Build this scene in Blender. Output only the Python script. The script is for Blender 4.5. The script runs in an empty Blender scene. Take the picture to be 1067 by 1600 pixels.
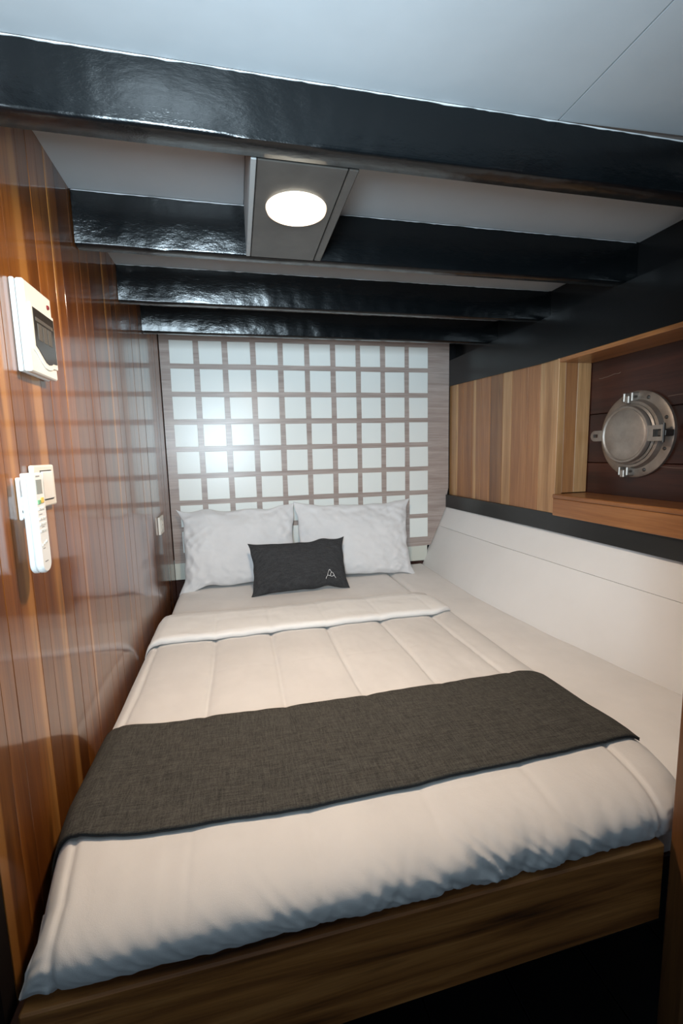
import bpy, bmesh, math, random
from mathutils import Vector, Matrix, noise
random.seed(7)
S = bpy.context.scene
COL = S.collection
PI = math.pi

# ------------------------------------------------------------------ camera
cam_d = bpy.data.cameras.new('camera'); cam = bpy.data.objects.new('camera', cam_d); COL.objects.link(cam)
cam.location = (0.3493, -2.4443, 1.1771)
cam.rotation_euler = (1.4404, 0.0240, -0.2261)
cam_d.sensor_fit = 'HORIZONTAL'; cam_d.sensor_width = 36.0; cam_d.lens = 36.0 * 704.43 / 1067.0
cam_d.clip_start = 0.02
S.camera = cam

# ------------------------------------------------------------------ world, lights, exposure
W = bpy.data.worlds.new('world'); S.world = W; W.use_nodes = True
bg = W.node_tree.nodes['Background']
bg.inputs[0].default_value = (0.46, 0.64, 0.82, 1); bg.inputs[1].default_value = 0.17

def area(name, loc, target, sx, sy, power, color, spread=180):
    d = bpy.data.lights.new(name, 'AREA'); d.shape = 'RECTANGLE'; d.size = sx; d.size_y = sy
    d.energy = power; d.color = color
    o = bpy.data.objects.new(name, d); COL.objects.link(o); o.location = loc
    d.spread = math.radians(spread)
    o.rotation_euler = (Vector(target) - Vector(loc)).to_track_quat('-Z', 'Y').to_euler()
    return o
# unseen cool light behind the camera, cone narrowed to spare the bed foot
area('cool_rear_light', (0.20, -2.72, 1.32), (0.50, -1.2, 1.72), 0.26, 0.46, 15.0, (0.70, 0.88, 1.0), 105)
LAMP_STRENGTH = 400.0
LAMP_COLOR = (1.0, 0.78, 0.58)
S.view_settings.view_transform = 'Standard'; S.view_settings.look = 'None'
S.view_settings.gamma = 1.0; S.view_settings.use_curve_mapping = False
S.view_settings.exposure = 0.24

# ------------------------------------------------------------------ materials
def new_mat(name):
    m = bpy.data.materials.new(name); m.use_nodes = True
    nt = m.node_tree; b = nt.nodes['Principled BSDF']
    return m, nt, b
def N(nt, t, **kw):
    n = nt.nodes.new(t)
    for k, v in kw.items(): setattr(n, k, v)
    return n
def L(nt, a, b): nt.links.new(a, b)
def ramp(nt, stops, interp='LINEAR'):
    r = N(nt, 'ShaderNodeValToRGB'); cr = r.color_ramp; cr.interpolation = interp
    while len(cr.elements) < len(stops): cr.elements.new(0.5)
    for e, (p, c) in zip(cr.elements, stops):
        e.position = p; e.color = (*c, 1)
    return r
def coords(nt, scale, rnd=True):
    tc = N(nt, 'ShaderNodeTexCoord'); mp = N(nt, 'ShaderNodeMapping'); mp.inputs['Scale'].default_value = scale
    L(nt, tc.outputs['Object'], mp.inputs['Vector'])
    if rnd:
        oi = N(nt, 'ShaderNodeObjectInfo'); mu = N(nt, 'ShaderNodeMath', operation='MULTIPLY'); mu.inputs[1].default_value = 37.0
        L(nt, oi.outputs['Random'], mu.inputs[0]); return mp.outputs['Vector'], mu.outputs[0], oi
    return mp.outputs['Vector'], None, None
def noise_tex(nt, vec, w, scale, detail=4, rough=0.55, dist=0.0):
    n = N(nt, 'ShaderNodeTexNoise'); n.noise_dimensions = '4D' if w is not None else '3D'
    n.inputs['Scale'].default_value = scale; n.inputs['Detail'].default_value = detail
    n.inputs['Roughness'].default_value = rough; n.inputs['Distortion'].default_value = dist
    L(nt, vec, n.inputs['Vector'])
    if w is not None: L(nt, w, n.inputs['W'])
    return n
def bump(nt, b, src, strength, dist):
    bp = N(nt, 'ShaderNodeBump'); bp.inputs['Strength'].default_value = strength; bp.inputs['Distance'].default_value = dist
    L(nt, src, bp.inputs['Height']); L(nt, bp.outputs[0], b.inputs['Normal']); return bp

def wood(name, stops, axis, rough=0.3, coat=0.0, coat_rough=0.1, var=0.35, streak=None, grain=1.0, bumps=0.15, dark=(0.02,0.008,0.004), dark_amt=0.6, spec=0.5):
    """axis: 0/1/2 = direction of the grain in object space"""
    m, nt, b = new_mat(name)
    sc = [16.0*grain]*3; sc[axis] = 1.1*grain
    vec, w, oi = coords(nt, sc)
    n1 = noise_tex(nt, vec, w, 1.0, 5, 0.6, 0.6)
    r = ramp(nt, stops); L(nt, n1.outputs['Fac'], r.inputs[0])
    col = r.outputs[0]
    # fine pores
    s2 = [260.0]*3; s2[axis] = 7.0
    v2, w2, _ = coords(nt, s2)
    n2 = noise_tex(nt, v2, w2, 1.0, 2, 0.6)
    r2 = ramp(nt, [(0.3,(0.72,0.70,0.68)),(0.6,(1,1,1))]); L(nt, n2.outputs['Fac'], r2.inputs[0])
    mx = N(nt, 'ShaderNodeMix', data_type='RGBA', blend_type='MULTIPLY'); mx.inputs[0].default_value = 0.8
    L(nt, col, mx.inputs[6]); L(nt, r2.outputs[0], mx.inputs[7]); col = mx.outputs[2]
    # sapwood streaks
    if streak:
        s3 = [22.0]*3; s3[axis] = 0.55
        v3, w3, _ = coords(nt, s3); n3 = noise_tex(nt, v3, w3, 1.0, 1, 0.5, 0.3)
        r3 = ramp(nt, [(0.63,(0,0,0)),(0.69,(1,1,1))]); L(nt, n3.outputs['Fac'], r3.inputs[0])
        ms = N(nt, 'ShaderNodeMix', data_type='RGBA'); L(nt, r3.outputs[0], ms.inputs[0]); L(nt, col, ms.inputs[6]); ms.inputs[7].default_value = (*streak, 1)
        m5 = N(nt, 'ShaderNodeMix', data_type='RGBA'); m5.inputs[0].default_value = 0.7
        L(nt, col, m5.inputs[6]); L(nt, ms.outputs[2], m5.inputs[7]); col = m5.outputs[2]
    # dark marks
    s4 = [20.0]*3; s4[axis] = 2.6
    v4, w4, _ = coords(nt, s4); n4 = noise_tex(nt, v4, w4, 1.0, 2, 0.5, 0.8)
    r4 = ramp(nt, [(0.66,(0,0,0)),(0.76,(dark_amt,)*3)]); L(nt, n4.outputs['Fac'], r4.inputs[0])
    md = N(nt, 'ShaderNodeMix', data_type='RGBA'); L(nt, r4.outputs[0], md.inputs[0]); L(nt, col, md.inputs[6]); md.inputs[7].default_value = (*dark,1); col = md.outputs[2]
    # plank to plank variation
    mr = N(nt, 'ShaderNodeMapRange'); mr.inputs[3].default_value = 1.0-var; mr.inputs[4].default_value = 1.0+var*0.7
    L(nt, oi.outputs['Random'], mr.inputs[0])
    hv = N(nt, 'ShaderNodeHueSaturation'); L(nt, mr.outputs[0], hv.inputs['Value']); L(nt, col, hv.inputs['Color'])
    L(nt, hv.outputs[0], b.inputs['Base Color'])
    b.inputs['Roughness'].default_value = rough
    b.inputs['Specular IOR Level'].default_value = spec
    b.inputs['Coat Weight'].default_value = coat; b.inputs['Coat Roughness'].default_value = coat_rough
    if bumps: bump(nt, b, n2.outputs['Fac'], bumps, 0.0006)
    return m

def plain(name, col, rough=0.5, metal=0.0, spec=0.5, coat=0.0, bscale=0, bstr=0.2, bdist=0.001, mott=0.0, mscale=6, bvec=(1,1,1), coat_rough=0.1):
    m, nt, b = new_mat(name)
    b.inputs['Base Color'].default_value = (*col, 1); b.inputs['Roughness'].default_value = rough
    b.inputs['Metallic'].default_value = metal; b.inputs['Specular IOR Level'].default_value = spec
    b.inputs['Coat Weight'].default_value = coat; b.inputs['Coat Roughness'].default_value = coat_rough
    if mott:
        v, w, _ = coords(nt, (1,1,1)); n = noise_tex(nt, v, w, mscale, 4, 0.6)
        r = ramp(nt, [(0.3, tuple(c*(1-mott) for c in col)), (0.7, tuple(min(1,c*(1+mott*.6)) for c in col))]); L(nt, n.outputs['Fac'], r.inputs[0])
        L(nt, r.outputs[0], b.inputs['Base Color'])
    if bscale:
        v, w, _ = coords(nt, bvec); n = noise_tex(nt, v, w, bscale, 4, 0.6); bump(nt, b, n.outputs['Fac'], bstr, bdist)
    return m

M = {}
M['teak_wall'] = wood('varnished_teak_wall', [(0.25,(0.075,0.019,0.004)),(0.42,(0.155,0.045,0.008)),(0.58,(0.255,0.085,0.014)),(0.78,(0.38,0.145,0.025))], 2,
                      spec=0.2, rough=0.34, coat=1.0, coat_rough=0.09, var=0.30, streak=(0.48,0.21,0.05), bumps=0.10, dark_amt=0.65)
M['teak_hull'] = wood('satin_teak_lining', [(0.25,(0.19,0.075,0.027)),(0.45,(0.29,0.125,0.047)),(0.62,(0.38,0.175,0.067)),(0.82,(0.50,0.27,0.11))], 2,
                      rough=0.38, coat=0.25, coat_rough=0.25, var=0.36, streak=(0.60,0.37,0.17), bumps=0.2, dark_amt=0.5)
M['teak_pale'] = wood('pale_sapwood_plank', [(0.3,(0.33,0.165,0.065)),(0.5,(0.50,0.275,0.12)),(0.7,(0.63,0.40,0.20))], 2,
                      rough=0.38, coat=0.25, coat_rough=0.25, var=0.08, streak=None, bumps=0.2, dark_amt=0.45, dark=(0.08,0.035,0.012))
M['teak_long'] = wood('satin_teak_board', [(0.28,(0.16,0.058,0.016)),(0.5,(0.32,0.125,0.036)),(0.72,(0.45,0.20,0.07))], 1,
                      rough=0.35, coat=0.3, coat_rough=0.2, var=0.10, bumps=0.2, dark_amt=0.5)
M['hull_dark'] = wood('dark_red_brown_plank', [(0.3,(0.018,0.007,0.004)),(0.5,(0.042,0.013,0.008)),(0.7,(0.075,0.024,0.013))], 1,
                      rough=0.38, coat=0.2, coat_rough=0.2, var=0.15, bumps=0.15, dark_amt=0.4, spec=0.35)
M['frame_wood'] = wood('aged_bed_board_wood', [(0.33,(0.06,0.018,0.004)),(0.44,(0.23,0.078,0.016)),(0.54,(0.40,0.15,0.034)),(0.68,(0.58,0.26,0.075))], 0,
                      rough=0.40, coat=0.15, coat_rough=0.25, var=0.0, bumps=0.5, dark_amt=0.9, grain=1.7)
M['post_wood'] = wood('dark_post_wood', [(0.3,(0.06,0.022,0.008)),(0.5,(0.15,0.058,0.018)),(0.75,(0.26,0.11,0.035))], 2,
                      rough=0.35, coat=0.4, coat_rough=0.2, var=0.05, bumps=0.2, dark_amt=0.5)
M['floor_wood'] = plain('dark_floor_paint', (0.012,0.011,0.011), rough=0.35, mott=0.4, bscale=30, bstr=0.2)
M['laminate'] = wood('taupe_wood_laminate', [(0.3,(0.36,0.275,0.24)),(0.5,(0.46,0.37,0.33)),(0.7,(0.55,0.46,0.42))], 0,
                     rough=0.30, coat=0.0, var=0.0, bumps=0.12, dark_amt=0.0, grain=2.4)
M['tile'] = plain('glossy_white_tile', (0.90,0.92,0.88), rough=0.30, spec=0.5)
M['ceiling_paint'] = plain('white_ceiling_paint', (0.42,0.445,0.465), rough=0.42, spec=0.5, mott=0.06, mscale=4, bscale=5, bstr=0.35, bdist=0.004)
M['white_board'] = plain('white_painted_board', (0.84,0.83,0.82), rough=0.38, mott=0.03, mscale=5, bscale=6, bstr=0.3, bdist=0.003)
M['cream_board'] = plain('cream_painted_board', (0.70,0.70,0.62), rough=0.5)
M['wall_behind'] = plain('black_back_wall', (0.012,0.012,0.013), rough=0.25)
# black brushed gloss paint for the beams
def gloss_black(name, axis, rough=0.23):
    m, nt, b = new_mat(name)
    b.inputs['Base Color'].default_value = (0.0022,0.0030,0.0036,1); b.inputs['Roughness'].default_value = rough
    sc = [34.0]*3; sc[axis] = 16.0
    v, w, _ = coords(nt, sc); n = noise_tex(nt, v, w, 1.0, 5, 0.65)
    v2, w2, _ = coords(nt, (9,5,5)); n2 = noise_tex(nt, v2, w2, 1.0, 2, 0.5)
    ad = N(nt, 'ShaderNodeMath', operation='MULTIPLY_ADD'); ad.inputs[1].default_value = 4.5
    L(nt, n2.outputs['Fac'], ad.inputs[0]); L(nt, n.outputs['Fac'], ad.inputs[2])
    bump(nt, b, ad.outputs[0], 1.0, 0.0020)
    b.inputs['Coat Weight'].default_value = 0.12; b.inputs['Coat Roughness'].default_value = 0.05; b.inputs['Specular IOR Level'].default_value = 0.34
    return m
M['black_x'] = gloss_black('gloss_black_beam_paint', 0)
M['black_y'] = plain('gloss_black_clamp_paint', (0.008,0.0085,0.009), rough=0.25, coat=0.0, spec=0.35, bscale=4, bstr=0.2, bdist=0.003, bvec=(1,0.4,1))
M['black_strip'] = plain('satin_black_strip_paint', (0.017,0.018,0.018), rough=0.3, bscale=9, bstr=0.3, bdist=0.003)
M['lamp_board'] = plain('lamp_board_bed_reflection', (0.055,0.05,0.045), rough=0.32, mott=0.35, mscale=14, bscale=20, bstr=0.2)  # grey brown stands in for the bed mirrored in black gloss
M['lamp_side'] = plain('lamp_side_pale_reflection', (0.30,0.31,0.31), rough=0.5)  # paler grey paints in the reflection on the box side
M['jamb'] = plain('matt_dark_jamb', (0.010,0.007,0.006), rough=0.6, spec=0.2)
M['paint_bead'] = plain('white_paint_bead', (0.45,0.47,0.48), rough=0.5)

def fabric(name, col, rough=0.85, fine=900, bstr=0.25, mott=0.05, sheen=0.2, wr=0.0):
    m, nt, b = new_mat(name)
    v, w, _ = coords(nt, (1,1,1)); n = noise_tex(nt, v, w, 7, 4, 0.6)
    r = ramp(nt, [(0.3, tuple(c*(1-mott) for c in col)), (0.7, tuple(min(1,c*(1+mott)) for c in col))]); L(nt, n.outputs['Fac'], r.inputs[0])
    n2 = noise_tex(nt, v, None, fine, 2, 0.5)
    L(nt, r.outputs[0], b.inputs['Base Color'])
    b.inputs['Roughness'].default_value = rough; b.inputs['Sheen Weight'].default_value = sheen
    b.inputs['Specular IOR Level'].default_value = 0.25
    if wr:
        n3 = noise_tex(nt, v, None, 9, 5, 0.6, 1.2)
        ad = N(nt, 'ShaderNodeMath', operation='MULTIPLY_ADD'); ad.inputs[1].default_value = wr
        L(nt, n3.outputs['Fac'], ad.inputs[0]); L(nt, n2.outputs['Fac'], ad.inputs[2])
        bump(nt, b, ad.outputs[0], bstr, 0.0008)
    else: bump(nt, b, n2.outputs['Fac'], bstr, 0.0004)
    return m
M['duvet'] = fabric('cream_white_quilt_cotton', (0.66,0.635,0.61), wr=6.0)
M['sheet'] = fabric('white_sheet_cotton', (0.80,0.77,0.74), wr=4.0)
M['fold'] = fabric('white_quilt_lining', (0.80,0.79,0.77), wr=5.0)
M['pillow'] = fabric('white_pillow_cotton', (0.78,0.78,0.79), wr=2.5)
# woven charcoal cloth
def woven(name, dark, light, scale=420):
    m, nt, b = new_mat(name)
    v, w, _ = coords(nt, (1,1.0,1)); 
    a = noise_tex(nt, v, None, scale, 2, 0.7)
    v2, w2, _ = coords(nt, (30,400,30), False); c = noise_tex(nt, v2, None, 1, 3, 0.6)
    v3, w3, _ = coords(nt, (400,30,400), False); d = noise_tex(nt, v3, None, 1, 3, 0.6)
    s1 = N(nt, 'ShaderNodeMath', operation='ADD'); L(nt, c.outputs['Fac'], s1.inputs[0]); L(nt, d.outputs['Fac'], s1.inputs[1])
    s2 = N(nt, 'ShaderNodeMath', operation='ADD'); L(nt, s1.outputs[0], s2.inputs[0]); L(nt, a.outputs['Fac'], s2.inputs[1])
    s3 = N(nt, 'ShaderNodeMath', operation='DIVIDE'); L(nt, s2.outputs[0], s3.inputs[0]); s3.inputs[1].default_value = 3
    r = ramp(nt, [(0.40, dark), (0.60, light)]); L(nt, s3.outputs[0], r.inputs[0]); L(nt, r.outputs[0], b.inputs['Base Color'])
    b.inputs['Roughness'].default_value = 0.9; b.inputs['Specular IOR Level'].default_value = 0.15
    bump(nt, b, s3.outputs[0], 0.5, 0.0015)
    return m
M['runner'] = woven('charcoal_woven_runner', (0.030,0.029,0.026), (0.082,0.078,0.068))
M['cushion'] = woven('charcoal_woven_cushion', (0.030,0.031,0.033), (0.062,0.064,0.068))
M['hem'] = plain('dark_hem_thread', (0.03,0.032,0.034), rough=0.9, spec=0.1)
M['thread'] = plain('white_embroidery', (0.75,0.75,0.75), rough=0.8)
M['plastic'] = plain('white_plastic', (0.80,0.80,0.78), rough=0.32)
M['cream_plastic'] = plain('cream_plastic', (0.74,0.71,0.64), rough=0.35)
M['smoke'] = plain('smoked_window', (0.035,0.03,0.026), rough=0.12, spec=0.7)
M['grey_breaker'] = plain('grey_breaker_plastic', (0.085,0.075,0.062), rough=0.4)
M['red'] = plain('dark_red_lens', (0.16,0.006,0.006), rough=0.3)
M['lcd'] = plain('grey_display', (0.28,0.29,0.26), rough=0.2)
M['dark_hole'] = plain('dark_recess', (0.03,0.028,0.025), rough=0.6)
M['green'] = plain('green_button', (0.18,0.42,0.22), rough=0.4)
M['yellow'] = plain('yellow_button', (0.75,0.50,0.10), rough=0.4)
M['grey_print'] = plain('grey_print', (0.25,0.25,0.25), rough=0.6)
M['button'] = plain('white_button', (0.68,0.68,0.64), rough=0.45)
def steel():
    m, nt, b = new_mat('worn_cast_steel')
    v, w, _ = coords(nt, (1,1,1)); n = noise_tex(nt, v, w, 14, 5, 0.6)
    r = ramp(nt, [(0.3,(0.30,0.27,0.24)),(0.7,(0.50,0.46,0.42))]); L(nt, n.outputs['Fac'], r.inputs[0]); L(nt, r.outputs[0], b.inputs['Base Color'])
    b.inputs['Metallic'].default_value = 0.85; b.inputs['Roughness'].default_value = 0.50
    bump(nt, b, n.outputs['Fac'], 0.15, 0.002); return m
M['steel'] = steel()
M['bolt'] = plain('dark_bolt_steel', (0.12,0.11,0.10), rough=0.4, metal=0.8)
M['crack'] = plain('pale_caulk', (0.20,0.15,0.12), rough=0.8)
def emis(name, col, s):
    m, nt, b = new_mat(name)
    b.inputs['Base Color'].default_value = (*col,1); b.inputs['Emission Color'].default_value = (*col,1); b.inputs['Emission Strength'].default_value = s
    return m
M['lamp'] = emis('lit_lamp_diffuser', LAMP_COLOR, LAMP_STRENGTH)
M['lamp_rim'] = emis('lit_lamp_rim', (1.0,0.80,0.6), 0.9)

# ------------------------------------------------------------------ mesh helpers
WORLD = {}
def link(name, me, mat, parent=None, center=True, origin=None):
    """mesh given in world coordinates; origin moved to its centre; parented without rotation"""
    o = bpy.data.objects.new(name, me); COL.objects.link(o)
    xs = [v.co for v in me.vertices]
    if origin is None:
        lo = Vector([min(c[i] for c in xs) for i in range(3)]); hi = Vector([max(c[i] for c in xs) for i in range(3)])
        origin = (lo+hi)/2
    origin = Vector(origin)
    me.transform(Matrix.Translation(-origin))
    if mat is not None: me.materials.append(mat)
    if parent is not None:
        o.parent = parent; o.location = origin - WORLD[parent.name]
    else: o.location = origin
    WORLD[o.name] = origin
    return o
def from_bm(bm, smooth=False, auto=None):
    me = bpy.data.meshes.new('m'); bm.normal_update(); bm.to_mesh(me); bm.free()
    if smooth: me.polygons.foreach_set('use_smooth', [True]*len(me.polygons))
    return me
def box_bm(bm, a, b, bev=0.0, seg=1):
    x0,y0,z0 = a; x1,y1,z1 = b
    vs = [bm.verts.new(p) for p in ((x0,y0,z0),(x1,y0,z0),(x1,y1,z0),(x0,y1,z0),(x0,y0,z1),(x1,y0,z1),(x1,y1,z1),(x0,y1,z1))]
    fs = [bm.faces.new([vs[i] for i in f]) for f in ((0,3,2,1),(4,5,6,7),(0,1,5,4),(1,2,6,5),(2,3,7,6),(3,0,4,7))]
    if bev > 0:
        es = list({e for f in fs for e in f.edges})
        bmesh.ops.bevel(bm, geom=es, offset=bev, segments=seg, affect='EDGES', profile=0.5)
def box(name, a, b, mat, parent=None, bev=0.0, seg=1):
    bm = bmesh.new(); box_bm(bm, a, b, bev, seg); return link(name, from_bm(bm), mat, parent)
def prism(name, pts, ext, mat, parent=None, bev=0.0):
    """pts: list of 3d points (a planar loop), ext: extrusion vector"""
    bm = bmesh.new(); e = Vector(ext); n = len(pts)
    A = [bm.verts.new(p) for p in pts]; B = [bm.verts.new(Vector(p)+e) for p in pts]
    bm.faces.new(A); bm.faces.new(B[::-1])
    for i in range(n): bm.faces.new((A[i], B[i], B[(i+1)%n], A[(i+1)%n]))
    bmesh.ops.recalc_face_normals(bm, faces=bm.faces)
    if bev: bmesh.ops.bevel(bm, geom=list(bm.edges), offset=bev, segments=1, affect='EDGES')
    return link(name, from_bm(bm), mat, parent)
def lathe_bm(bm, prof, center, axis='x', n=48):
    """prof: [(r, h)] revolved about axis; h measured along +axis"""
    rings = []
    for r, h in prof:
        ring = []
        for k in range(n if r > 1e-6 else 1):
            a = 2*PI*k/n; c, s = math.cos(a)*r, math.sin(a)*r
            p = {'x':(h,c,s),'y':(c,h,s),'z':(c,s,h)}[axis]
            ring.append(bm.verts.new(Vector(center)+Vector(p)))
        rings.append(ring)
    for A, B in zip(rings, rings[1:]):
        if len(A) == 1 and len(B) == 1: continue
        for k in range(n):
            k2 = (k+1)%n
            if len(A) == 1: bm.faces.new((A[0], B[k], B[k2]))
            elif len(B) == 1: bm.faces.new((A[k], B[0], A[k2]))
            else: bm.faces.new((A[k], B[k], B[k2], A[k2]))
    bmesh.ops.recalc_face_normals(bm, faces=bm.faces)
def lathe(name, prof, center, axis, mat, parent=None, n=48, smooth=True):
    bm = bmesh.new(); lathe_bm(bm, prof, center, axis, n)
    me = from_bm(bm, smooth)
    if smooth: me.set_sharp_from_angle(angle=math.radians(35))
    return link(name, me, mat, parent)
def empty(name, loc, label, cat, group=None):
    o = bpy.data.objects.new(name, None); COL.objects.link(o); o.location = loc; o.empty_display_size = 0.05
    WORLD[o.name] = Vector(loc); o['label'] = label; o['category'] = cat
    if group: o['group'] = group
    return o
def tag(o, label, cat, group=None):
    o['label'] = label; o['category'] = cat
    if group: o['group'] = group
    return o
def struct(o): o['kind'] = 'structure'; return o
def grid_mesh(nu, nv, f, closed=False):
    vs = [f(i/(nu-1), j/(nv-1)) for i in range(nu) for j in range(nv)]
    fs = [(i*nv+j, (i+1)*nv+j, (i+1)*nv+j+1, i*nv+j+1) for i in range(nu-1) for j in range(nv-1)]
    me = bpy.data.meshes.new('g'); me.from_pydata(vs, [], fs); me.polygons.foreach_set('use_smooth', [True]*len(me.polygons))
    return me
def nz(x, y, z=0.0): return noise.noise(Vector((x, y, z)))
def lerp(a, b, t): return a+(b-a)*t
def interp(tab, t):
    for (a, va), (b, vb) in zip(tab, tab[1:]):
        if (a <= t <= b) or (b <= t <= a): return lerp(va, vb, (t-a)/(b-a))
    return tab[0][1] if abs(t-tab[0][0]) < abs(t-tab[-1][0]) else tab[-1][1]

# ------------------------------------------------------------------ structure
ZB, ZC = 1.681, 1.803          # beam underside, ceiling
floor = struct(box('floor', (-0.3,-3.4,-0.05), (1.9,0.1,-0.012), M['floor_wood']))
for k in range(9):
    x0 = -0.12 + k*0.2
    box('floor_plank', (x0+0.0015,-3.3,-0.012), (x0+0.1985,-1.62,0.0), M['floor_wood'], floor, 0.002)

# left wall: a backing slab faced with varnished vertical planks
wl = struct(box('wall_left', (-0.06,-1.80,0.0), (-0.012,0.02,1.86), M['hull_dark']))
seams = [-1.795,-1.736,-1.695,-1.650,-1.600,-1.556,-1.476,-1.430,-1.388,-1.345,-1.292,-1.216,-1.165,-1.10,-1.035,-0.965,-0.90,-0.835,-0.765,-0.70,-0.63,-0.56,-0.49,-0.42,-0.35,-0.28,-0.21,-0.14,-0.07,0.012]
for a, b in zip(seams, seams[1:]):
    dx = random.uniform(-0.0004, 0.0004)
    box('wall_plank', (-0.012, a+0.0002, 0.02), (dx, b-0.0002, 1.845), M['teak_wall'], wl, 0.0007)
jamb = struct(box('trim_1', (-0.07,-1.835,0.0), (0.001,-1.797,1.86), M['jamb'], None, 0.003))
struct(box('trim_2', (-0.07,-1.96,0.0), (-0.012,-1.8365,1.86), M['jamb'], None, 0.002))

# back wall
wb = struct(box('wall_back', (-0.05,0.03,0.0), (1.80,0.08,1.86), M['wall_behind']))
struct(box('baseboard_back', (0.001,0.003,0.533), (1.42,0.03,0.640), M['cream_board'], None, 0.001))
struct(box('trim_3', (0.001,0.008,0.30), (1.42,0.03,0.530), M['hull_dark'], None, 0.001))

# ceiling: backing slab plus a painted panel in every bay
ce = struct(box('ceiling', (-0.06,-3.3,1.812), (1.85,0.08,1.86), M['ceiling_paint']))
box('ceiling_panel', (0.0,-1.586,ZC), (0.398,-1.196,1.812), M['ceiling_paint'], ce)
box('ceiling_panel', (0.593,-1.586,ZC), (1.602,-1.196,1.812), M['ceiling_paint'], ce)
box('ceiling_panel', (0.0,-1.154,ZC-0.008), (1.602,-0.79,1.812), M['ceiling_paint'], ce)
box('ceiling_panel', (0.0,-0.758,ZC-0.016), (1.602,-0.41,1.812), M['ceiling_paint'], ce)
box('ceiling_panel', (0.0,-0.375,ZC-0.016), (1.602,0.03,1.812), M['ceiling_paint'], ce)
box('ceiling_panel', (-0.06,-3.28,1.778), (0.962,-1.637,1.812), M['ceiling_paint'], ce, 0.0015)
prism('ceiling_panel', [(0.9645,-1.637,1.779),(1.75,-1.637,1.802),(1.75,-1.637,1.812),(0.9645,-1.637,1.812)], (0,-1.64,0), M['ceiling_paint'], ce)

# right hull side
wr = struct(box('wall_right', (1.80,-2.6,0.0), (1.86,0.08,1.86), M['wall_behind']))
BOT = [(0.02,1.388),(-0.35,1.372),(-0.64,1.366),(-0.86,1.380),(-1.08,1.403),(-1.35,1.444),(-1.54,1.475),(-1.95,1.54)]
TOP = [(0.02,1.541),(-0.43,1.560),(-0.87,1.578),(-1.43,1.581),(-1.95,1.581)]
def hull_board(z0, z1, name):
    ys = [0.02-0.0197*i for i in range(101)]
    def X(y, z): return lerp(interp(BOT, y), interp(TOP, y), (z-0.50)/(0.845-0.50)) 
    bm = bmesh.new(); rows = []
    for y in ys:
        a, b = X(y, z0), X(y, z1)
        rows.append([bm.verts.new(p) for p in ((a,y,z0),(b,y,z1),(b+0.02,y,z1),(a+0.02,y,z0))])
    for A, B in zip(rows, rows[1:]):
        for k in range(4): bm.faces.new((A[k], A[(k+1)%4], B[(k+1)%4], B[k]))
    bm.faces.new(rows[0]); bm.faces.new(rows[-1][::-1])
    bmesh.ops.recalc_face_normals(bm, faces=bm.faces)
    me = from_bm(bm, True); me.set_sharp_from_angle(angle=math.radians(40))
    return link(name, me, M['white_board'], wr)
hull_board(0.30, 0.7355, 'hull_board'); hull_board(0.7370, 0.846, 'hull_board')
# black rub strip under the teak
def strip(name, z0, z1, x0f, th, y0, y1, mat, parent=None):
    bm = bmesh.new(); rows = []
    n = 40
    for i in range(n+1):
        y = lerp(y0, y1, i/n); x = x0f(y)
        rows.append([bm.verts.new(p) for p in ((x,y,z0(y)),(x,y,z1(y)),(x+th,y,z1(y)),(x+th,y,z0(y)))])
    for A, B in zip(rows, rows[1:]):
        for k in range(4): bm.faces.new((A[k], A[(k+1)%4], B[(k+1)%4], B[k]))
    bm.faces.new(rows[0]); bm.faces.new(rows[-1][::-1]); bmesh.ops.recalc_face_normals(bm, faces=bm.faces)
    return link(name, from_bm(bm), mat, parent)
struct(strip('trim_4', lambda y: 0.846, lambda y: 0.919, lambda y: interp(TOP, y)-0.006-0.012*max(0,min(1,-y/0.9)), 0.04, 0.02, -1.95, M['black_strip']))
# vertical teak lining planks
pk = [0.012,-0.072,-0.148,-0.248,-0.340,-0.425,-0.530,-0.600,-0.716,-0.797,-0.902]
ztop = lambda y: interp([(0.02,1.541),(-0.35,1.528),(-0.8,1.511),(-2,1.510)], y)
for k, (a, b) in enumerate(zip(pk, pk[1:])):
    pale = k in (0, 6, 9)
    dx = random.uniform(-0.001, 0.001)
    pts = [(1.562+dx, a-0.0012, 0.919), (1.562+dx, b+0.0012, 0.919), (1.562+dx, b+0.0012, ztop(b)+0.004), (1.562+dx, a-0.0012, ztop(a)+0.004)]
    prism('lining_plank', pts, (0.018,0,0), M['teak_pale'] if pale else M['teak_hull'], wr, 0.001)
# dark ship-side planks seen in the recess
for (z0, z1) in ((0.93,1.115),(1.117,1.300),(1.302,1.56)):
    box('ship_plank', (1.702,-2.4,z0), (1.73,-0.88,z1), M['hull_dark'], wr, 0.0015)
bmx = bmesh.new()
def crackline(p0, p1, seed):
    prev = None; n = 12
    for i in range(n+1):
        t = i/n; y = lerp(p0[0], p1[0], t); z = lerp(p0[1], p1[1], t) + 0.004*nz(t*6, seed)
        h = 0.0007
        a = bmx.verts.new((1.7005,y,z-h)); b = bmx.verts.new((1.7005,y,z+h)); c = bmx.verts.new((1.7025,y,z+h)); d = bmx.verts.new((1.7025,y,z-h))
        if prev:
            for q in range(4): bmx.faces.new((prev[q], (a,b,c,d)[q], (a,b,c,d)[(q+1)%4], prev[(q+1)%4]))
        prev = (a,b,c,d)
crackline((-1.24,1.332),(-1.6,1.335),3.1); crackline((-1.21,1.105),(-1.6,1.103),5.2); crackline((-0.95,1.43),(-1.05,1.44),1.7)
link('caulk_line', from_bm(bmx), M['crack'], wr)

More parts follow.
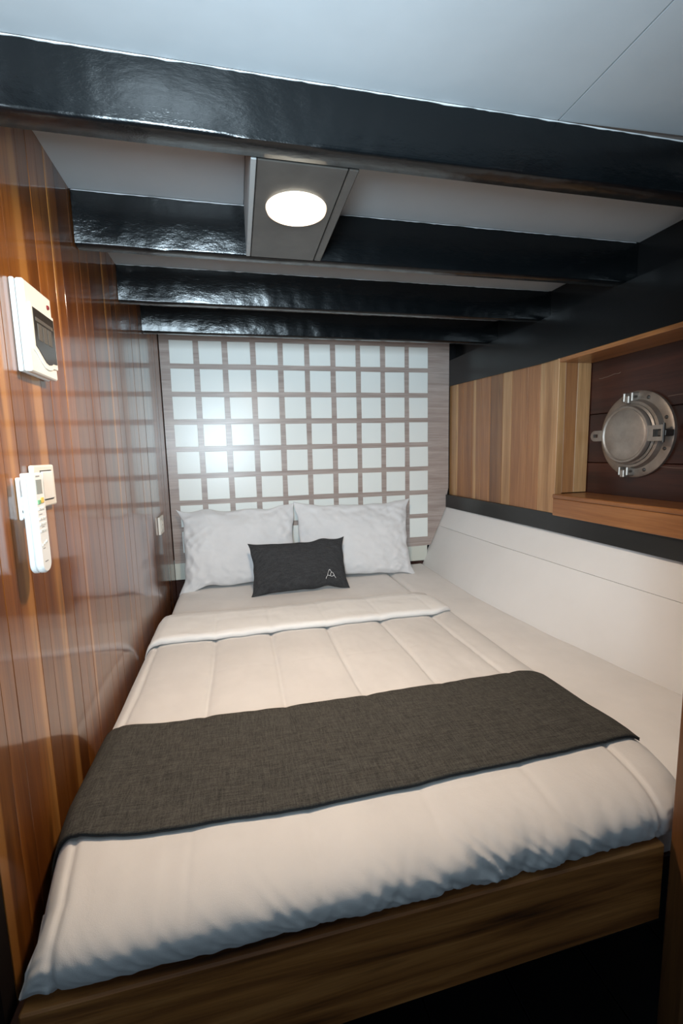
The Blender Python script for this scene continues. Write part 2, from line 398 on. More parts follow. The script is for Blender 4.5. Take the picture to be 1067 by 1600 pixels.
# shell / clamp beams along the hull
lb = strip('shelf_beam', lambda y: ztop(y), lambda y: ZB, lambda y: 1.553, 0.2, 0.02, -2.4, M['black_y'])
tag(lb, 'gloss black lengthwise beam above the teak lining and porthole recess', 'beam')
lb2 = box('deck_clamp', (1.602,-2.4,ZB+0.001), (1.76,0.02,1.811), M['black_y'], None, 0.002)
tag(lb2, 'black lengthwise timber in the ceiling corner that the cross beams butt against', 'beam')

# cross beams
def beam(y0, y1, z1, x1, label):
    bm = bmesh.new(); n = 40; rows = []
    r = 0.007
    sec = [(y0, z1), (y0, ZB+r), (y0+r*0.3, ZB+r*0.3), (y0+r, ZB), (y1-r, ZB), (y1, ZB+r), (y1, z1)]
    for i in range(n+1):
        x = lerp(0.002, x1, i/n)
        row = []
        for k, (y, z) in enumerate(sec):
            wob = 0.0016*nz(x*5, k*0.3, y0*9) if 0 < k < 6 else 0.0
            row.append(bm.verts.new((x, y+wob, z+wob*0.8)))
        rows.append(row)
    for A, B in zip(rows, rows[1:]):
        for k in range(6): bm.faces.new((A[k], A[k+1], B[k+1], B[k]))
        bm.faces.new((A[6], A[0], B[0], B[6]))
    bm.faces.new(rows[0]); bm.faces.new(rows[-1][::-1]); bmesh.ops.recalc_face_normals(bm, faces=bm.faces)
    me = from_bm(bm, True); me.set_sharp_from_angle(angle=math.radians(50))
    o = link('ceiling_beam', me, M['black_x'])
    tag(o, label, 'beam', 'black cross beams under the ceiling')
    # bead of white ceiling paint along the top of the face
    bmb = bmesh.new(); prev = None; n = 160
    for i in range(n+1):
        x = lerp(0.003, x1-0.01, i/n); h = max(0.0003, 0.0012+0.0016*nz(x*60, y0*7)+0.002*max(0, nz(x*9, y0*3)))
        q = [bmb.verts.new(p) for p in ((x,y0-0.0018,z1),(x,y0-0.0012,z1-h),(x,y0+0.002,z1-h),(x,y0+0.002,z1))]
        if prev:
            for k in range(4): bmb.faces.new((prev[k], q[k], q[(k+1)%4], prev[(k+1)%4]))
        prev = q
    bd = link('paint_bead', from_bm(bmb), M['paint_bead'], o); bd['label'] = 'ragged white paint line'
    return o
beam(-1.637,-1.588,1.777,1.76,'nearest and largest gloss black cross beam, in front of the lit lamp')
beam(-1.194,-1.156,ZC-0.001,1.601,'gloss black cross beam just behind the lit lamp, second from the front')
beam(-0.789,-0.760,ZC-0.009,1.601,'gloss black cross beam third from the front, between two narrow ceiling strips')
beam(-0.412,-0.376,ZC-0.017,1.601,'black cross beam farthest from the front, directly above the tiled headboard')

# lamp board and lamp
lbx = empty('lamp_board', (0.495,-1.39,ZB), 'black boxed board with grey brown reflection painted in, between two beams, holding the round lamp', 'ceiling board')
box('bottom_board', (0.4105,-1.587,ZB+0.001), (0.572,-1.195,ZB+0.012), M['lamp_board'], lbx, 0.0012)
box('side_batten', (0.574,-1.587,ZB+0.001), (0.5925,-1.195,1.802), M['lamp_board'], lbx, 0.002)
s_ = box('side_panel', (0.399,-1.587,ZB+0.001), (0.409,-1.195,1.802), M['lamp_side'], lbx, 0.001); s_['label'] = 'side edge with pale reflection painted in'
dl = empty('downlight', (0.496,-1.442,ZB-0.008), 'round lit warm white recessed lamp in the boxed board between the beams', 'lamp')
lathe('trim_ring', [(0.0515,-0.001),(0.0515,-0.005),(0.056,-0.0065),(0.061,-0.005),(0.063,0.0),(0.063,0.0015),(0.0515,0.0015)], (0.496,-1.442,ZB-0.0005), 'z', M['lamp_rim'], dl, 64)
lathe('diffuser', [(0,-0.0035),(0.03,-0.0033),(0.0512,-0.002),(0.0512,0.001),(0,0.001)], (0.496,-1.442,ZB-0.0005), 'z', M['lamp'], dl, 64)

# ------------------------------------------------------------------ headboard
P = 0.14; KZ = 0.98
hb = empty('headboard', (0.78,0.0,0.62), 'taupe wood-grain headboard panel with a grid of white square tiles', 'headboard')
prism('panel', [(0.003,0.0,0.622),(1.36,0.0,0.622),(1.440,0.0,0.625),(1.490,0.0,0.735),(1.5375,0.0,0.845),(1.544,0.0,0.921),(1.552,0.0,0.96),(1.552,0.0,1.80),(0.003,0.0,1.80)], (0,0.028,0), M['laminate'], hb)
tile_me = {}
for i in range(10):
    for j in range(8):
        x = 0.049 + i*P + random.uniform(-1,1)*0.0012 ; z = 1.75 - j*P*KZ + random.uniform(-1,1)*0.001
        w = 0.1125
        if (i % 3) not in tile_me:
            bm = bmesh.new(); box_bm(bm, (-w/2,-0.002,-w/2+0.001*(i%3)), (w/2,0.001,w/2), 0.0012); tile_me[i % 3] = from_bm(bm); tile_me[i % 3].materials.append(M['tile'])
        o = bpy.data.objects.new('tile', tile_me[i % 3]); COL.objects.link(o); o.parent = hb
        c = Vector((x+w/2, -0.0008, z-w/2)); o.location = c - WORLD[hb.name]
        o.rotation_euler = (random.uniform(-1,1)*0.004, random.uniform(-1,1)*0.010, random.uniform(-1,1)*0.004)
        WORLD[o.name] = c

# ------------------------------------------------------------------ porthole recess
rc = empty('porthole_recess', (1.62,-1.35,0.917), 'open teak-edged recess in the right side, around the round steel porthole', 'recess')
def vboard(name, a, b, m, bev=0.0015): return box(name, a, b, m, rc, bev)
vboard('side_board', (1.5535,-0.914,0.92), (1.585,-0.903,1.512), M['teak_pale'])      # thin edge moulding
vboard('side_board', (1.5855,-0.912,1.0), (1.640,-0.903,1.512), M['teak_hull'])
vboard('side_board', (1.6405,-0.911,1.0), (1.700,-0.903,1.512), M['teak_pale'])
vboard('top_board', (1.553,-2.3,1.496), (1.700,-0.9145,1.511), M['teak_long'])
vboard('sill_board', (1.542,-2.3,0.982), (1.700,-0.9145,0.998), M['teak_long'], 0.003)
vboard('apron_board', (1.546,-2.3,0.914), (1.565,-0.9145,0.981), M['teak_long'], 0.002)

PC = Vector((1.70,-1.132,1.216))
ph = empty('porthole', PC, 'round steel porthole with its deadlight cover closed, inside the teak recess', 'porthole')
lathe('flange', [(0.105,0.0),(0.105,-0.012),(0.140,-0.012),(0.1475,-0.008),(0.1475,0.002),(0.105,0.002)], PC, 'x', M['steel'], ph, 64)
lathe('rim_ring', [(0.098,0.0),(0.098,-0.026),(0.104,-0.030),(0.112,-0.028),(0.115,-0.022),(0.118,-0.012),(0.120,-0.0)], PC, 'x', M['steel'], ph, 64)
lathe('inner_ring', [(0.090,-0.010),(0.090,-0.033),(0.096,-0.0365),(0.102,-0.033),(0.102,-0.015)], PC, 'x', M['steel'], ph, 64)
cov = lathe('cover', [(0,-0.056),(0.078,-0.055),(0.085,-0.052),(0.089,-0.056),(0.095,-0.055),(0.0975,-0.050),(0.0975,-0.042),(0.092,-0.039),(0,-0.039)], PC, 'x', M['steel'], ph, 64)
def lug_pts(y0, y1, half, rounded=True, notch=None):
    pass
# slotted lug on the left of the cover (towards the headboard)
def slotted(name, ya, yb, hz, x0, x1, slot_y0, slot_y1, slot_h, parent, round_end=True):
    """flat lug in the y-z plane with a slot, from ya (root) to yb (tip)"""
    bm = bmesh.new(); sgn = 1 if yb > ya else -1
    outer = [(ya,-hz)]
    if round_end:
        yc = yb - sgn*hz
        for k in range(13):
            a = -PI/2 + PI*k/12; outer.append((yc+sgn*hz*math.cos(a), hz*math.sin(a)))
    else: outer += [(yb,-hz),(yb,hz)]
    outer.append((ya,hz))
    loop_o = [bm.verts.new((x0, PC.y+y, PC.z+z)) for y, z in outer]
    inner = [(slot_y0,-slot_h),(slot_y1,-slot_h),(slot_y1,slot_h),(slot_y0,slot_h)]
    loop_i = [bm.verts.new((x0, PC.y+y, PC.z+z)) for y, z in inner]
    eo = [bm.edges.new((loop_o[i], loop_o[(i+1)%len(loop_o)])) for i in range(len(loop_o))]
    ei = [bm.edges.new((loop_i[i], loop_i[(i+1)%4])) for i in range(4)]
    r = bmesh.ops.triangle_fill(bm, use_beauty=True, edges=eo+ei)
    fs = [g for g in r['geom'] if isinstance(g, bmesh.types.BMFace)]
    ex = bmesh.ops.extrude_face_region(bm, geom=fs)
    for v in [g for g in ex['geom'] if isinstance(g, bmesh.types.BMVert)]: v.co.x = x1
    bmesh.ops.recalc_face_normals(bm, faces=bm.faces)
    return link(name, from_bm(bm), M['steel'], parent)
slotted('cover_lug', 0.092, 0.150, 0.019, PC.x-0.053, PC.x-0.042, 0.116, 0.137, 0.006, cov)
slotted('cover_lug', -0.090, -0.146, 0.025, PC.x-0.053, PC.x-0.041, -0.140, -0.112, 0.012, cov, False)
# hinge block and pin on the flange, right
box('hinge_block', (PC.x-0.046,PC.y-0.148,PC.z-0.011), (PC.x-0.008,PC.y-0.120,PC.z+0.011), M['bolt'], ph, 0.003)
lathe('hinge_pin', [(0,-0.03),(0.005,-0.03),(0.005,0.03),(0,0.03)], (PC.x-0.047,PC.y-0.143,PC.z), 'z', M['bolt'], ph, 16)
# clamp lugs above and below
for s, dy in ((1, 0.008), (-1, 0.012)):
    zc = PC.z + s*0.126
    for q in (-1, 1):
        box('clamp_ear', (PC.x-0.040,PC.y+dy+q*0.016-0.004,zc-0.016), (PC.x-0.008,PC.y+dy+q*0.016+0.004,zc+0.016), M['steel'], ph, 0.003)
    lathe('clamp_screw', [(0,-0.026),(0.0045,-0.026),(0.0045,0.026),(0,0.026)], (PC.x-0.028,PC.y+dy,zc), 'y', M['bolt'], ph, 16)
    box('clamp_tongue', (PC.x-0.043,PC.y+dy-0.009,zc-0.022), (PC.x-0.022,PC.y+dy+0.009,zc+0.006), M['steel'], ph, 0.003)
for k in range(8):
    a = 2*PI*(k+0.5)/8
    lathe('flange_bolt', [(0,-0.0165),(0.004,-0.0165),(0.006,-0.014),(0.006,-0.011),(0,-0.011)], (PC.x, PC.y+0.130*math.cos(a), PC.z+0.130*math.sin(a)), 'x', M['bolt'], ph, 12)

# ------------------------------------------------------------------ bed base
bf = empty('berth', (0.52,-1.86,0.0), 'built-in berth base with a long brown timber front board', 'bed base')
# front board: its lower edge climbs slightly to the right
prism('front_board', [(0.045,-1.886,0.318),(1.036,-1.886,0.345),(1.036,-1.886,0.493),(0.045,-1.886,0.488)], (0,0.03,0), M['frame_wood'], bf, 0.003)
box('platform', (0.01,-1.85,0.395), (1.14,-0.01,0.425), M['hull_dark'], bf, 0.002)
box('side_platform', (1.142,-1.80,0.395), (1.375,-0.01,0.425), M['hull_dark'], bf, 0.002)
box('kick_board', (0.01,-1.66,0.0), (1.50,-1.62,0.394), M['wall_behind'], bf, 0.002)
ps = box('doorpost', (1.038,-1.935,0.0), (1.12,-1.890,1.776), M['post_wood'], None, 0.004)
tag(ps, 'dark brown upright timber post at the right end of the bed front board', 'post')

# ------------------------------------------------------------------ mattresses
def slab(name, outline_x0, outline_x1, y0, y1, zb, zt, rad, mat, label, cat, nx=60, ny=140, amp=0.0015, seed=0):
    """upholstered block; x limits are functions of y; rounded top edges and front corner"""
    def f(u, v):
        # v runs bottom-front -> over the top -> bottom-back ; u across
        y_len = y1-y0; L_ = [zt-zb, y_len, zt-zb]; tot = sum(L_); s = v*tot
        if s < L_[0]: yy, h = y0, s/(zt-zb)
        elif s < L_[0]+y_len: yy, h = y0+(s-L_[0]), 1
        else: yy, h = y1, 1-(s-L_[0]-y_len)/(zt-zb)
        yq = min(max(yy, y0), y1)
        xa, xb = outline_x0(yq), outline_x1(yq)
        # across: side-left, top, side-right
        W_ = xb-xa; tot2 = W_+2*(zt-zb); q = u*tot2
        if q < zt-zb: x, hx = xa, q/(zt-zb)
        elif q < zt-zb+W_: x, hx = xa+q-(zt-zb), 1
        else: x, hx = xb, 1-(q-(zt-zb)-W_)/(zt-zb)
        z = zb+(zt-zb)*min(h, hx)
        # rounding
        dx0, dx1, dy0, dz = x-xa, xb-x, yy-y0, zt-z
        def rnd(d, e):
            if d < rad and e < rad:
                r_ = math.hypot(rad-d, rad-e)
                if r_ > rad: return (rad-d)*(1-rad/r_), (rad-e)*(1-rad/r_)
            return 0, 0
        a, c = rnd(dx0, dz); x += a; z -= c
        a, c = rnd(dx1, zt-z); x -= a; z -= c
        a, c = rnd(dy0, zt-z); yy += a; z -= c
        a, c = rnd(dy0, dx1); yy += a*0.7; x -= c*0.7
        z += amp*(nz(x*9, yy*7, seed)+0.5*nz(x*25, yy*11, seed+4))
        return (x, yy, z)
    me = grid_mesh(nx, ny, f)
    o = link(name, me, mat); tag(o, label, cat); return o
hullx = lambda y: interp(BOT, y) + (0.52-0.50)/(0.345)*(interp(TOP, y)-interp(BOT, y)) - 0.006
slab('mattress', lambda y: 0.036, lambda y: 1.128, -1.845, -0.01, 0.427, 0.519, 0.03, M['sheet'],
     'main mattress in a white fitted sheet, under the quilt and against the wood wall', 'mattress', 70, 140, 0.003, 2)
slab('side_mattress', lambda y: 1.132, hullx, -1.808, -0.01, 0.427, 0.5205, 0.022, M['sheet'],
     'narrow white sheeted mattress strip between the quilt and the sloping white hull', 'mattress', 44, 140, 0.0025, 5)

# ------------------------------------------------------------------ quilt
SEAMS = [0.052, 0.243, 0.436, 0.637, 0.846, 1.052]
X0, X1 = 0.006, 1.162
def q_edge(x):
    e = 1.0
    if x < 0.075: e = math.sqrt(max(0.0, 1-((0.075-x)/0.070)**2.2))
    if x > X1-0.075: e = math.sqrt(max(0.0, 1-((x-(X1-0.075))/0.075)**2.2))
    return e
def q_low(x): return lerp(0.452, 0.522, min(1, max(0, x/0.06)))
def q_left(y): return 0.0 if y > -1.60 else 0.036*min(1, (-1.60-y)/0.22)**1.3
def q_top(x, y, gr=1.0):
    zt = interp([(-0.2,0.535),(-0.9,0.545),(-1.4,0.556),(-1.65,0.572),(-2,0.574)], y)
    g = 0.0; ge = 0.0
    for k, xs in enumerate(SEAMS):
        xw = xs + 0.006*nz(y*3, k*3.7) + (0.5*0.01*(y+0.9) if 0 < k < 5 else 0)*-0.6
        d = (x-xw); g += math.exp(-(d/0.0065)**2)*0.0065 + math.exp(-(d/0.030)**2)*0.006
        if k in (0, 5): ge += math.exp(-(d/0.006)**2)*0.0045
        if abs(d) < 0.07: g += 0.0016*nz(y*38, k*5.1, d*18)*math.exp(-(d/0.035)**2)
    zt -= gr*g*(1.0 if y > -1.35 else max(0.18, 1-(-1.35-y)/0.22))
    if y < -1.35: zt -= gr*ge*min(1, (-1.35-y)/0.2)
    # faint cross quilting lines
    for yq, am in ((-1.13, 0.0008), (-1.775, 0.0032)):
        zt -= gr*am*math.exp(-((y-yq-0.008*nz(x*6, yq))/0.006)**2)*(1 if 0.2 < x < 0.86 or yq > -1.5 and x < 0.9 else 0)
    zt += 0.0045*nz(x*6, y*4.5, 1.3) + 0.0022*nz(x*17, y*9, 7.7) + 0.0009*nz(x*40, y*22, 2.2)
    e = q_edge(x); lo = q_low(x)
    return lo + (zt-lo)*e
YC = -1.765
def q_front_a(x):
    a = 0.122
    if x < 0.09: a *= 0.80+0.20*math.sqrt(max(0, 1-((0.09-x)/0.09)**2))
    if x > X1-0.14: a *= 0.35+0.65*math.sqrt(max(0, 1-((x-(X1-0.14))/0.14)**2))
    return a
NU, NV = 300, 330
def q_surf(u, v):
    x = lerp(X0, X1, u)
    def shift(p):
        px, py, pz = p; k = max(0.0, 1-(px-X0)/0.25)
        return (px + q_left(py)*k - 0.035*max(0, min(1, (-1.74-py)/0.14))*max(0, 1-(X1-px)/0.25), py, pz)
    if v < 0.68:
        y = lerp(-0.58, YC, v/0.68); z = q_top(x, y)
        return shift((x, y, z))
    t = (v-0.68)/0.32
    th = lerp(PI/2, -PI/2, t)
    zt = q_top(x, YC); zb_ = 0.489 + 0.004*abs(nz(x*7, 4.4)) 
    if x > X1-0.1: zb_ = lerp(zb_, 0.500, (x-(X1-0.1))/0.1)
    zt = max(zt, zb_+0.012)
    zm = zb_ + (zt-zb_)*0.46; bt = zt-zm; bl = zm-zb_
    a = q_front_a(x)
    cy, sy = math.cos(th), math.sin(th)
    if sy >= 0: y = YC - a*abs(cy)**0.85; z = zm + bt*sy**0.9
    else: y = YC - a*(1-0.30*(1-abs(cy)**0.8)); z = zm - bl*abs(sy)**0.9
    # gathers
    k = math.sin(min(1, t*1.5)*PI/2)**2
    amt = (0.30+0.95*math.exp(-((x-0.74)/0.26)**2))*k
    d = 0.0065*nz(x*24+2.0*t, t*1.0, 3.0) + 0.0050*nz(x*52+4*t, t*1.4, 9.0) + 0.003*nz(x*8, t*2, 6.0)
    d += 0.0045*(0.5-abs(nz(x*34-6*t, t*1.6, 12.0))*2.5)
    # seam grooves carried down the front
    for q, xs in enumerate(SEAMS):
        if q in (0, 5): d -= 0.0045/max(amt,0.2)*k*math.exp(-((x-xs-(0.012*t if q == 0 else -0.02*t))/0.005)**2)
    # corner tucks
    if x < 0.055: d += 0.011*nz(t*15, 2.0, x*30)
    if x > X1-0.10: d += 0.010*nz(t*14, 5.0, x*18)
    d *= amt
    y -= d*max(cy, 0.25); z += d*sy*(1 if sy > 0 else 0.3)
    return shift((x, y, z))
qm = grid_mesh(NU, NV, q_surf)
qt = link('quilt', qm, M['duvet'], None, origin=(0.58,-1.2,0.50)); tag(qt, 'cream white quilted duvet spread over the main mattress and rolled at the front', 'duvet')
# turned-back top edge
YF = -0.886
def f_surf(u, v):
    x = lerp(0.010, 1.156, u)
    ylip = YF + 0.010*nz(x*3, 8.8) + 0.02*math.exp(-x/0.06)*0.5 
    yback = -0.600 - 0.03*nz(x*2.2, 3.3)
    if x > 1.04: ylip = lerp(ylip, -0.835, ((x-1.04)/0.115)**2); 
    if x > 1.0: yback = lerp(yback, -0.70, (x-1.0)/0.156)
    L1 = 0.86
    base = q_top(x, ylip, 0.25)
    e = 0.25+0.75*q_edge(x)
    if v < L1:
        s = v/L1; y = lerp(yback, ylip+0.012, s)
        thick = 0.006 + 0.020*e*min(1, (s*3.2))**0.6
        thick += 0.0035*nz(x*5, y*11, 5.5) + 0.0016*nz(x*16, y*26, 1.5)
        z = q_top(x, y, 0.25) + max(0.004, thick)*e + 0.001
        return (x, y, z)
    t = (v-L1)/(1-L1); th = lerp(PI/2, -PI/2, t)
    hh = 0.0125*e
    zc = base + hh + 0.0006
    return (x, ylip+0.012 - 0.014*math.cos(th) + 0.0015*nz(x*30, 2.0), zc + hh*math.sin(th) + (0.0035*nz(x*5, ylip*11, 5.5))*max(0, math.sin(th)))
link('turned_back_edge', grid_mesh(240, 60, f_surf), M['fold'], qt)

# ------------------------------------------------------------------ bed runner
def run_surf(u, v):
    x = lerp(0.006, 1.140, u)
    ya = -1.398 - 0.010*math.sin(x*3) + 0.02*math.exp(-x/0.12); yb = -1.735 + 0.045*math.exp(-x/0.09) - 0.012*math.sin(x*PI) + 0.01*max(0,x-0.9)
    if x > 1.08: ya -= 0.03*((x-1.08)/0.07)
    y = lerp(ya, yb, v)
    z = q_top(x, y, 0.30)
    x += q_left(y)*max(0, 1-(x-X0)/0.25)
    z += 0.0068 + 0.0012*nz(x*9, y*9, 11) + 0.0018*max(0, nz(x*5, y*26, 14))
    return (x, y, z)
rn = link('bed_runner', grid_mesh(220, 70, run_surf), M['runner'])
sm = rn.modifiers.new('thickness', 'SOLIDIFY'); sm.thickness = 0.0035; sm.offset = -1
tag(rn, 'charcoal grey woven runner laid across the foot of the quilt', 'bed runner')
def hem(v0):
    n = 260; rings = []; bm = bmesh.new()
    for i in range(n+1):
        p = Vector(run_surf(i/n, v0)); ring = [bm.verts.new(p+Vector((0, 0.0022*math.cos(a), 0.0022*math.sin(a)-0.0012))) for a in (0, PI/3, 2*PI/3, PI, 4*PI/3, 5*PI/3)]
        if rings:
            for k in range(6): bm.faces.new((rings[-1][k], ring[k], ring[(k+1)%6], rings[-1][(k+1)%6]))
        rings.append(ring)
    return link('hem', from_bm(bm, True), M['hem'], rn)
hem(0.998)

# ------------------------------------------------------------------ pillows
def pillow(name, W_, H_, T_, center, lean, roll, yaw, mat, label, cat, seed, wr=1.0, conc=0.05, ears=0.0, n=(110,80), sag=0.25, tex=1.0):
    R_ = Matrix.Rotation(yaw, 4, 'Z') @ Matrix.Rotation(lean, 4, 'X') @ Matrix.Rotation(roll, 4, 'Y')
    c = Vector(center)
    def pt(u, v, side):
        # u,v in -1..1
        x = W_/2*(u*(1-conc*(1-v*v))); z = H_/2*(v*(1-conc*1.4*(1-u*u)))
        x += 0.014*wr*nz(v*2.4, seed+1.0)*abs(u)**3; z += 0.018*wr*nz(u*2.8, seed+2.0)*abs(v)**3
        x += 0.012*wr*math.copysign(1,u)*(abs(u)*abs(v))**8; z += 0.010*wr*math.copysign(1,v)*(abs(u)*abs(v))**8
        pu = max(0, 1-abs(u)**2.6); pv = max(0, 1-abs(v)**2.4)
        t = (pu*pv)**0.52 * (1 - sag*v*0.8)
        k = side*T_/2*t
        edge = 1-min(1, 6*t*0.35)
        wri = 0.0085*wr*nz(u*4.2+v*1.5, v*3.2, seed) + 0.0060*wr*nz(u*9+v*4, v*6-u*3, seed+5) 
        wri += 0.0060*wr*(1-abs(nz(u*5-v*3, v*2.5+u, seed+9))*2.2)*(abs(u)**1.5)
        wri *= 0.30+0.85*max(abs(u), abs(v))**2
        k += side*wri*min(1, t*2.5)
        off = 0.009*wr*nz(u*5, v*5, seed+20)*(1-min(1, t*2))       # wavy rim
        return R_ @ Vector((x, k*-1+off, z)) + c
    bm = bmesh.new(); nu, nv = n
    G = {}
    for side in (1, -1):
        for i in range(nu):
            for j in range(nv):
                if side == -1 and (i in (0, nu-1) or j in (0, nv-1)): G[side,i,j] = G[1,i,j]; continue
                # denser near the edges
                u = math.sin(lerp(-PI/2, PI/2, i/(nu-1))*0.94)/math.sin(PI/2*0.94); v = math.sin(lerp(-PI/2, PI/2, j/(nv-1))*0.94)/math.sin(PI/2*0.94)
                G[side,i,j] = bm.verts.new(pt(u, v, side))
        for i in range(nu-1):
            for j in range(nv-1):
                q = [G[side,i,j], G[side,i+1,j], G[side,i+1,j+1], G[side,i,j+1]]
                bm.faces.new(q if side == 1 else q[::-1])
    bmesh.ops.recalc_face_normals(bm, faces=bm.faces)
    o = link(name, from_bm(bm, True), mat, None, origin=c); tag(o, label, cat)
    return o, pt
D = math.radians
pillow('pillow', 0.572, 0.405, 0.125, (0.342,-0.118,0.716), D(-17), D(-0.5), 0, M['pillow'],
       'left white pillow leaning on the tiled headboard beside the wood wall', 'pillow', 1.0, 1.2)
pillow('pillow', 0.62, 0.400, 0.125, (0.940,-0.136,0.718), D(-16), D(0.6), D(-1.5), M['pillow'],
       'right white pillow leaning on the tiled headboard, nearest the sloping white hull', 'pillow', 8.0, 1.3)
cu, cpt = pillow('cushion', 0.462, 0.246, 0.085, (0.616,-0.318,0.640), D(-22), D(-1.0), 0, M['cushion'],
       'small charcoal cushion with a white stitched emblem, leaning on the two pillows', 'cushion', 15.0, 0.6, 0.05, sag=0.1)
# stitched emblem: a peak-shaped A with a looped right side
def stroke(bm, pts, r=0.0013):
    prev = None
    for u, v in pts:
        p = cpt(u, v, 1); 
        nrm = Vector((0, -0.94, 0.34)); tx = Vector((1,0,0)); tz = Vector((0,0.34,0.94))
        # thick ribbon oriented along the stroke
        ring = [bm.verts.new(p + tx*(r*math.cos(a)) + tz*(r*math.sin(a)) + nrm*0.0008) for a in (PI/4, 3*PI/4, 5*PI/4, 7*PI/4)]
        low = [bm.verts.new(p + tx*(r*math.cos(a)) + tz*(r*math.sin(a)) - nrm*0.0015) for a in (PI/4, 3*PI/4, 5*PI/4, 7*PI/4)]
        bm.faces.new(ring)
        for k in range(4): bm.faces.new((ring[k], low[k], low[(k+1)%4], ring[(k+1)%4]))
        prev = ring
def dense(poly, n=16):
    out = []
    for a, b in zip(poly, poly[1:]):
        for i in range(n): t = i/n; out.append((lerp(a[0],b[0],t), lerp(a[1],b[1],t)))
    return out+[poly[-1]]
# emblem pixel layout (photo crop): u from 430..770, v from 150..510 -> cushion coords
def e(px, py): return (0.520 + (px-430)/340*0.225, -0.300 - (py-150)/360*0.40)
bm = bmesh.new()
for poly in ([e(435,500),e(450,450),e(500,375),e(520,300),e(560,200),e(585,165),e(610,180),e(640,250),e(690,280),e(725,350),e(700,395),e(640,415),e(590,395),e(540,375),e(500,380)],
             [e(610,340),e(625,290),e(645,260)], [e(725,360),e(735,400),e(765,475)], [e(590,395),e(615,345)]):
    stroke(bm, dense(poly, 5))
lg = link('embroidered_emblem', from_bm(bm), M['thread'], cu); lg['label'] = 'white stitched emblem'

# ------------------------------------------------------------------ things on the left wall
# breaker box
bb = empty('breaker_box', (0.0,-1.50,1.325), 'white plastic breaker box with a smoked window, high on the varnished wood wall', 'breaker box')
box('back_box', (0.0006,-1.566,1.326), (0.008,-1.452,1.476), M['plastic'], bb, 0.0015)
def xq(yz, x0, x1, name, mat, parent, bev=0.0):
    return prism(name, [(x0, y, z) for y, z in yz], (x1-x0,0,0), mat, parent, bev)
xq([(-1.5655,1.3265),(-1.4525,1.3265),(-1.4525,1.4755),(-1.5655,1.4755)], 0.009, 0.0215, 'cover', M['cream_plastic'], bb, 0.0022)
xq([(-1.553,1.366),(-1.538,1.359),(-1.522,1.348),(-1.508,1.341),(-1.495,1.339),(-1.482,1.341),(-1.474,1.345),(-1.4535,1.346),(-1.4535,1.442),(-1.553,1.442)], 0.0215, 0.0240, 'window_frame', M['cream_plastic'], bb, 0.0007)
wn = xq([(-1.546,1.372),(-1.534,1.366),(-1.520,1.357),(-1.508,1.350),(-1.496,1.348),(-1.484,1.350),(-1.476,1.354),(-1.458,1.355),(-1.458,1.436),(-1.546,1.436)], 0.0236, 0.0252, 'window', M['smoke'], bb, 0.0005)
wn['label'] = 'dark smoked plastic window'
for k in range(3): box('breaker', (0.0250,-1.534+k*0.021,1.384), (0.0258,-1.517+k*0.021,1.412), M['grey_breaker'], wn, 0.0002)
box('breaker_band', (0.0250,-1.540,1.415), (0.0258,-1.466,1.421), M['grey_breaker'], wn, 0.0002)
lt = lathe('indicator_lens', [(0,0.0030),(0.0035,0.0026),(0.0045,0.0),(0,0.0)], (0.0213,-1.470,1.456), 'x', M['red'], bb, 20); lt['label'] = 'small dark red lens'

# light switch
sw = empty('light_switch', (0.0,-1.528,1.093), 'cream square light switch half behind the remote control', 'light switch')
box('plate', (0.0006,-1.573,1.0935), (0.009,-1.484,1.1685), M['cream_plastic'], sw, 0.003, 2)
box('rocker', (0.0085,-1.546,1.107), (0.0122,-1.500,1.157), M['plastic'], sw, 0.0012)
box('rocker_gap', (0.0086,-1.548,1.105), (0.0093,-1.498,1.159), M['dark_hole'], sw, 0.0002)

# socket close to the headboard
so = empty('wall_socket', (0.0,-0.34,0.841), 'small cream wall socket low on the wood wall beside the headboard', 'socket')
box('plate', (0.0006,-0.388,0.8415), (0.010,-0.292,0.9185), M['cream_plastic'], so, 0.002, 2)
box('frame', (0.0098,-0.374,0.853), (0.0118,-0.306,0.907), M['button'], so, 0.0008)
lathe('socket_well', [(0,0.0006),(0.017,0.0006),(0.019,0.002),(0.021,0.0),(0,0.0)], (0.0116,-0.340,0.880), 'x', M['cream_plastic'], so, 28)
for q in (-1, 1): lathe('socket_hole', [(0,0.0008),(0.0028,0.0008),(0.0028,0.0),(0,0.0)], (0.0120,-0.340+q*0.009,0.880), 'x', M['dark_hole'], so, 12)

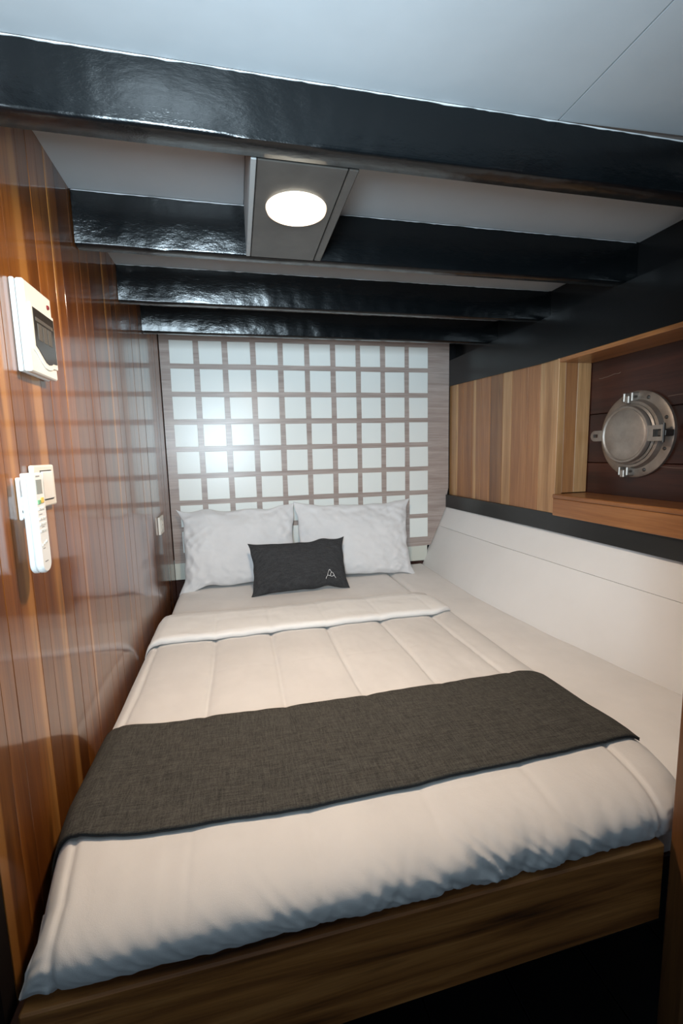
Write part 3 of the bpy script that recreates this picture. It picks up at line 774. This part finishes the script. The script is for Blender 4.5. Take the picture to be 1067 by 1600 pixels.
# remote holder and remote
rh = empty('remote_holder', (0.0,-1.60,1.08), 'white wall bracket behind the hanging remote control', 'bracket')
box('back_plate', (0.0006,-1.624,1.081), (0.006,-1.585,1.150), M['plastic'], rh, 0.0015)
box('cradle', (0.006,-1.622,1.083), (0.0148,-1.587,1.120), M['plastic'], rh, 0.0015)
lathe('screw', [(0,0.0012),(0.0022,0.001),(0.0028,0.0),(0,0.0)], (0.006,-1.6195,1.0945), 'x', M['dark_hole'], rh, 12)
rm = empty('remote_control', (0.023,-1.625,0.995), 'long white air conditioner remote hanging on the wood wall under the breaker box', 'remote')
ry0, ry1, rz0, rz1 = -1.641, -1.603, 0.992, 1.157
def rr(x0, x1, ins, name, mat, bev):
    pts = []
    ym = (ry0+ry1)/2; r = (ry1-ry0)/2-ins
    pts += [(ry0+ins, rz1-ins), (ry0+ins, rz0+ins+r*0.9)]
    for k in range(1, 10):
        a = PI + PI*k/10; pts.append((ym+r*math.cos(a), rz0+ins+r*0.9+r*0.9*math.sin(a)))
    pts += [(ry1-ins, rz0+ins+r*0.9), (ry1-ins, rz1-ins)]
    return xq(pts, x0, x1, name, mat, rm, bev)
rr(0.0150, 0.0225, 0.0, 'back_shell', M['plastic'], 0.0015)
rr(0.0227, 0.034, 0.0, 'front_shell', M['plastic'], 0.0030)
dsp = box('display', (0.0335,-1.634,1.123), (0.0346,-1.613,1.146), M['lcd'], rm, 0.0003); dsp['label'] = 'grey display'
def btn(y, z, w, h, mat, lab=None):
    o = box('button', (0.0335, y-w/2, z-h/2), (0.0352, y+w/2, z+h/2), mat, rm, 0.0005)
    if lab: o['label'] = lab
btn(-1.629,1.110,0.009,0.007,M['green'],'green button'); btn(-1.617,1.112,0.010,0.009,M['yellow'],'yellow button')
for z in (1.099,1.083,1.074,1.063):
    for y in (-1.6315,-1.6235,-1.6155): btn(y, z, 0.0065, 0.0042, M['button'])
for y in (-1.6315,-1.6235,-1.6155): btn(y, 1.040+(y+1.6315)*0.25, 0.0055, 0.0040, M['button'])
for (y, z, w, h) in ((-1.625,1.1515,0.014,0.0022),(-1.624,1.069,0.010,0.0012),(-1.628,1.090,0.012,0.0012),(-1.628,1.034,0.008,0.0014),(-1.624,1.012,0.012,0.0016)):
    box('print_mark', (0.0338, y-w/2, z-h/2), (0.0343, y+w/2, z+h/2), M['grey_print'], rm)
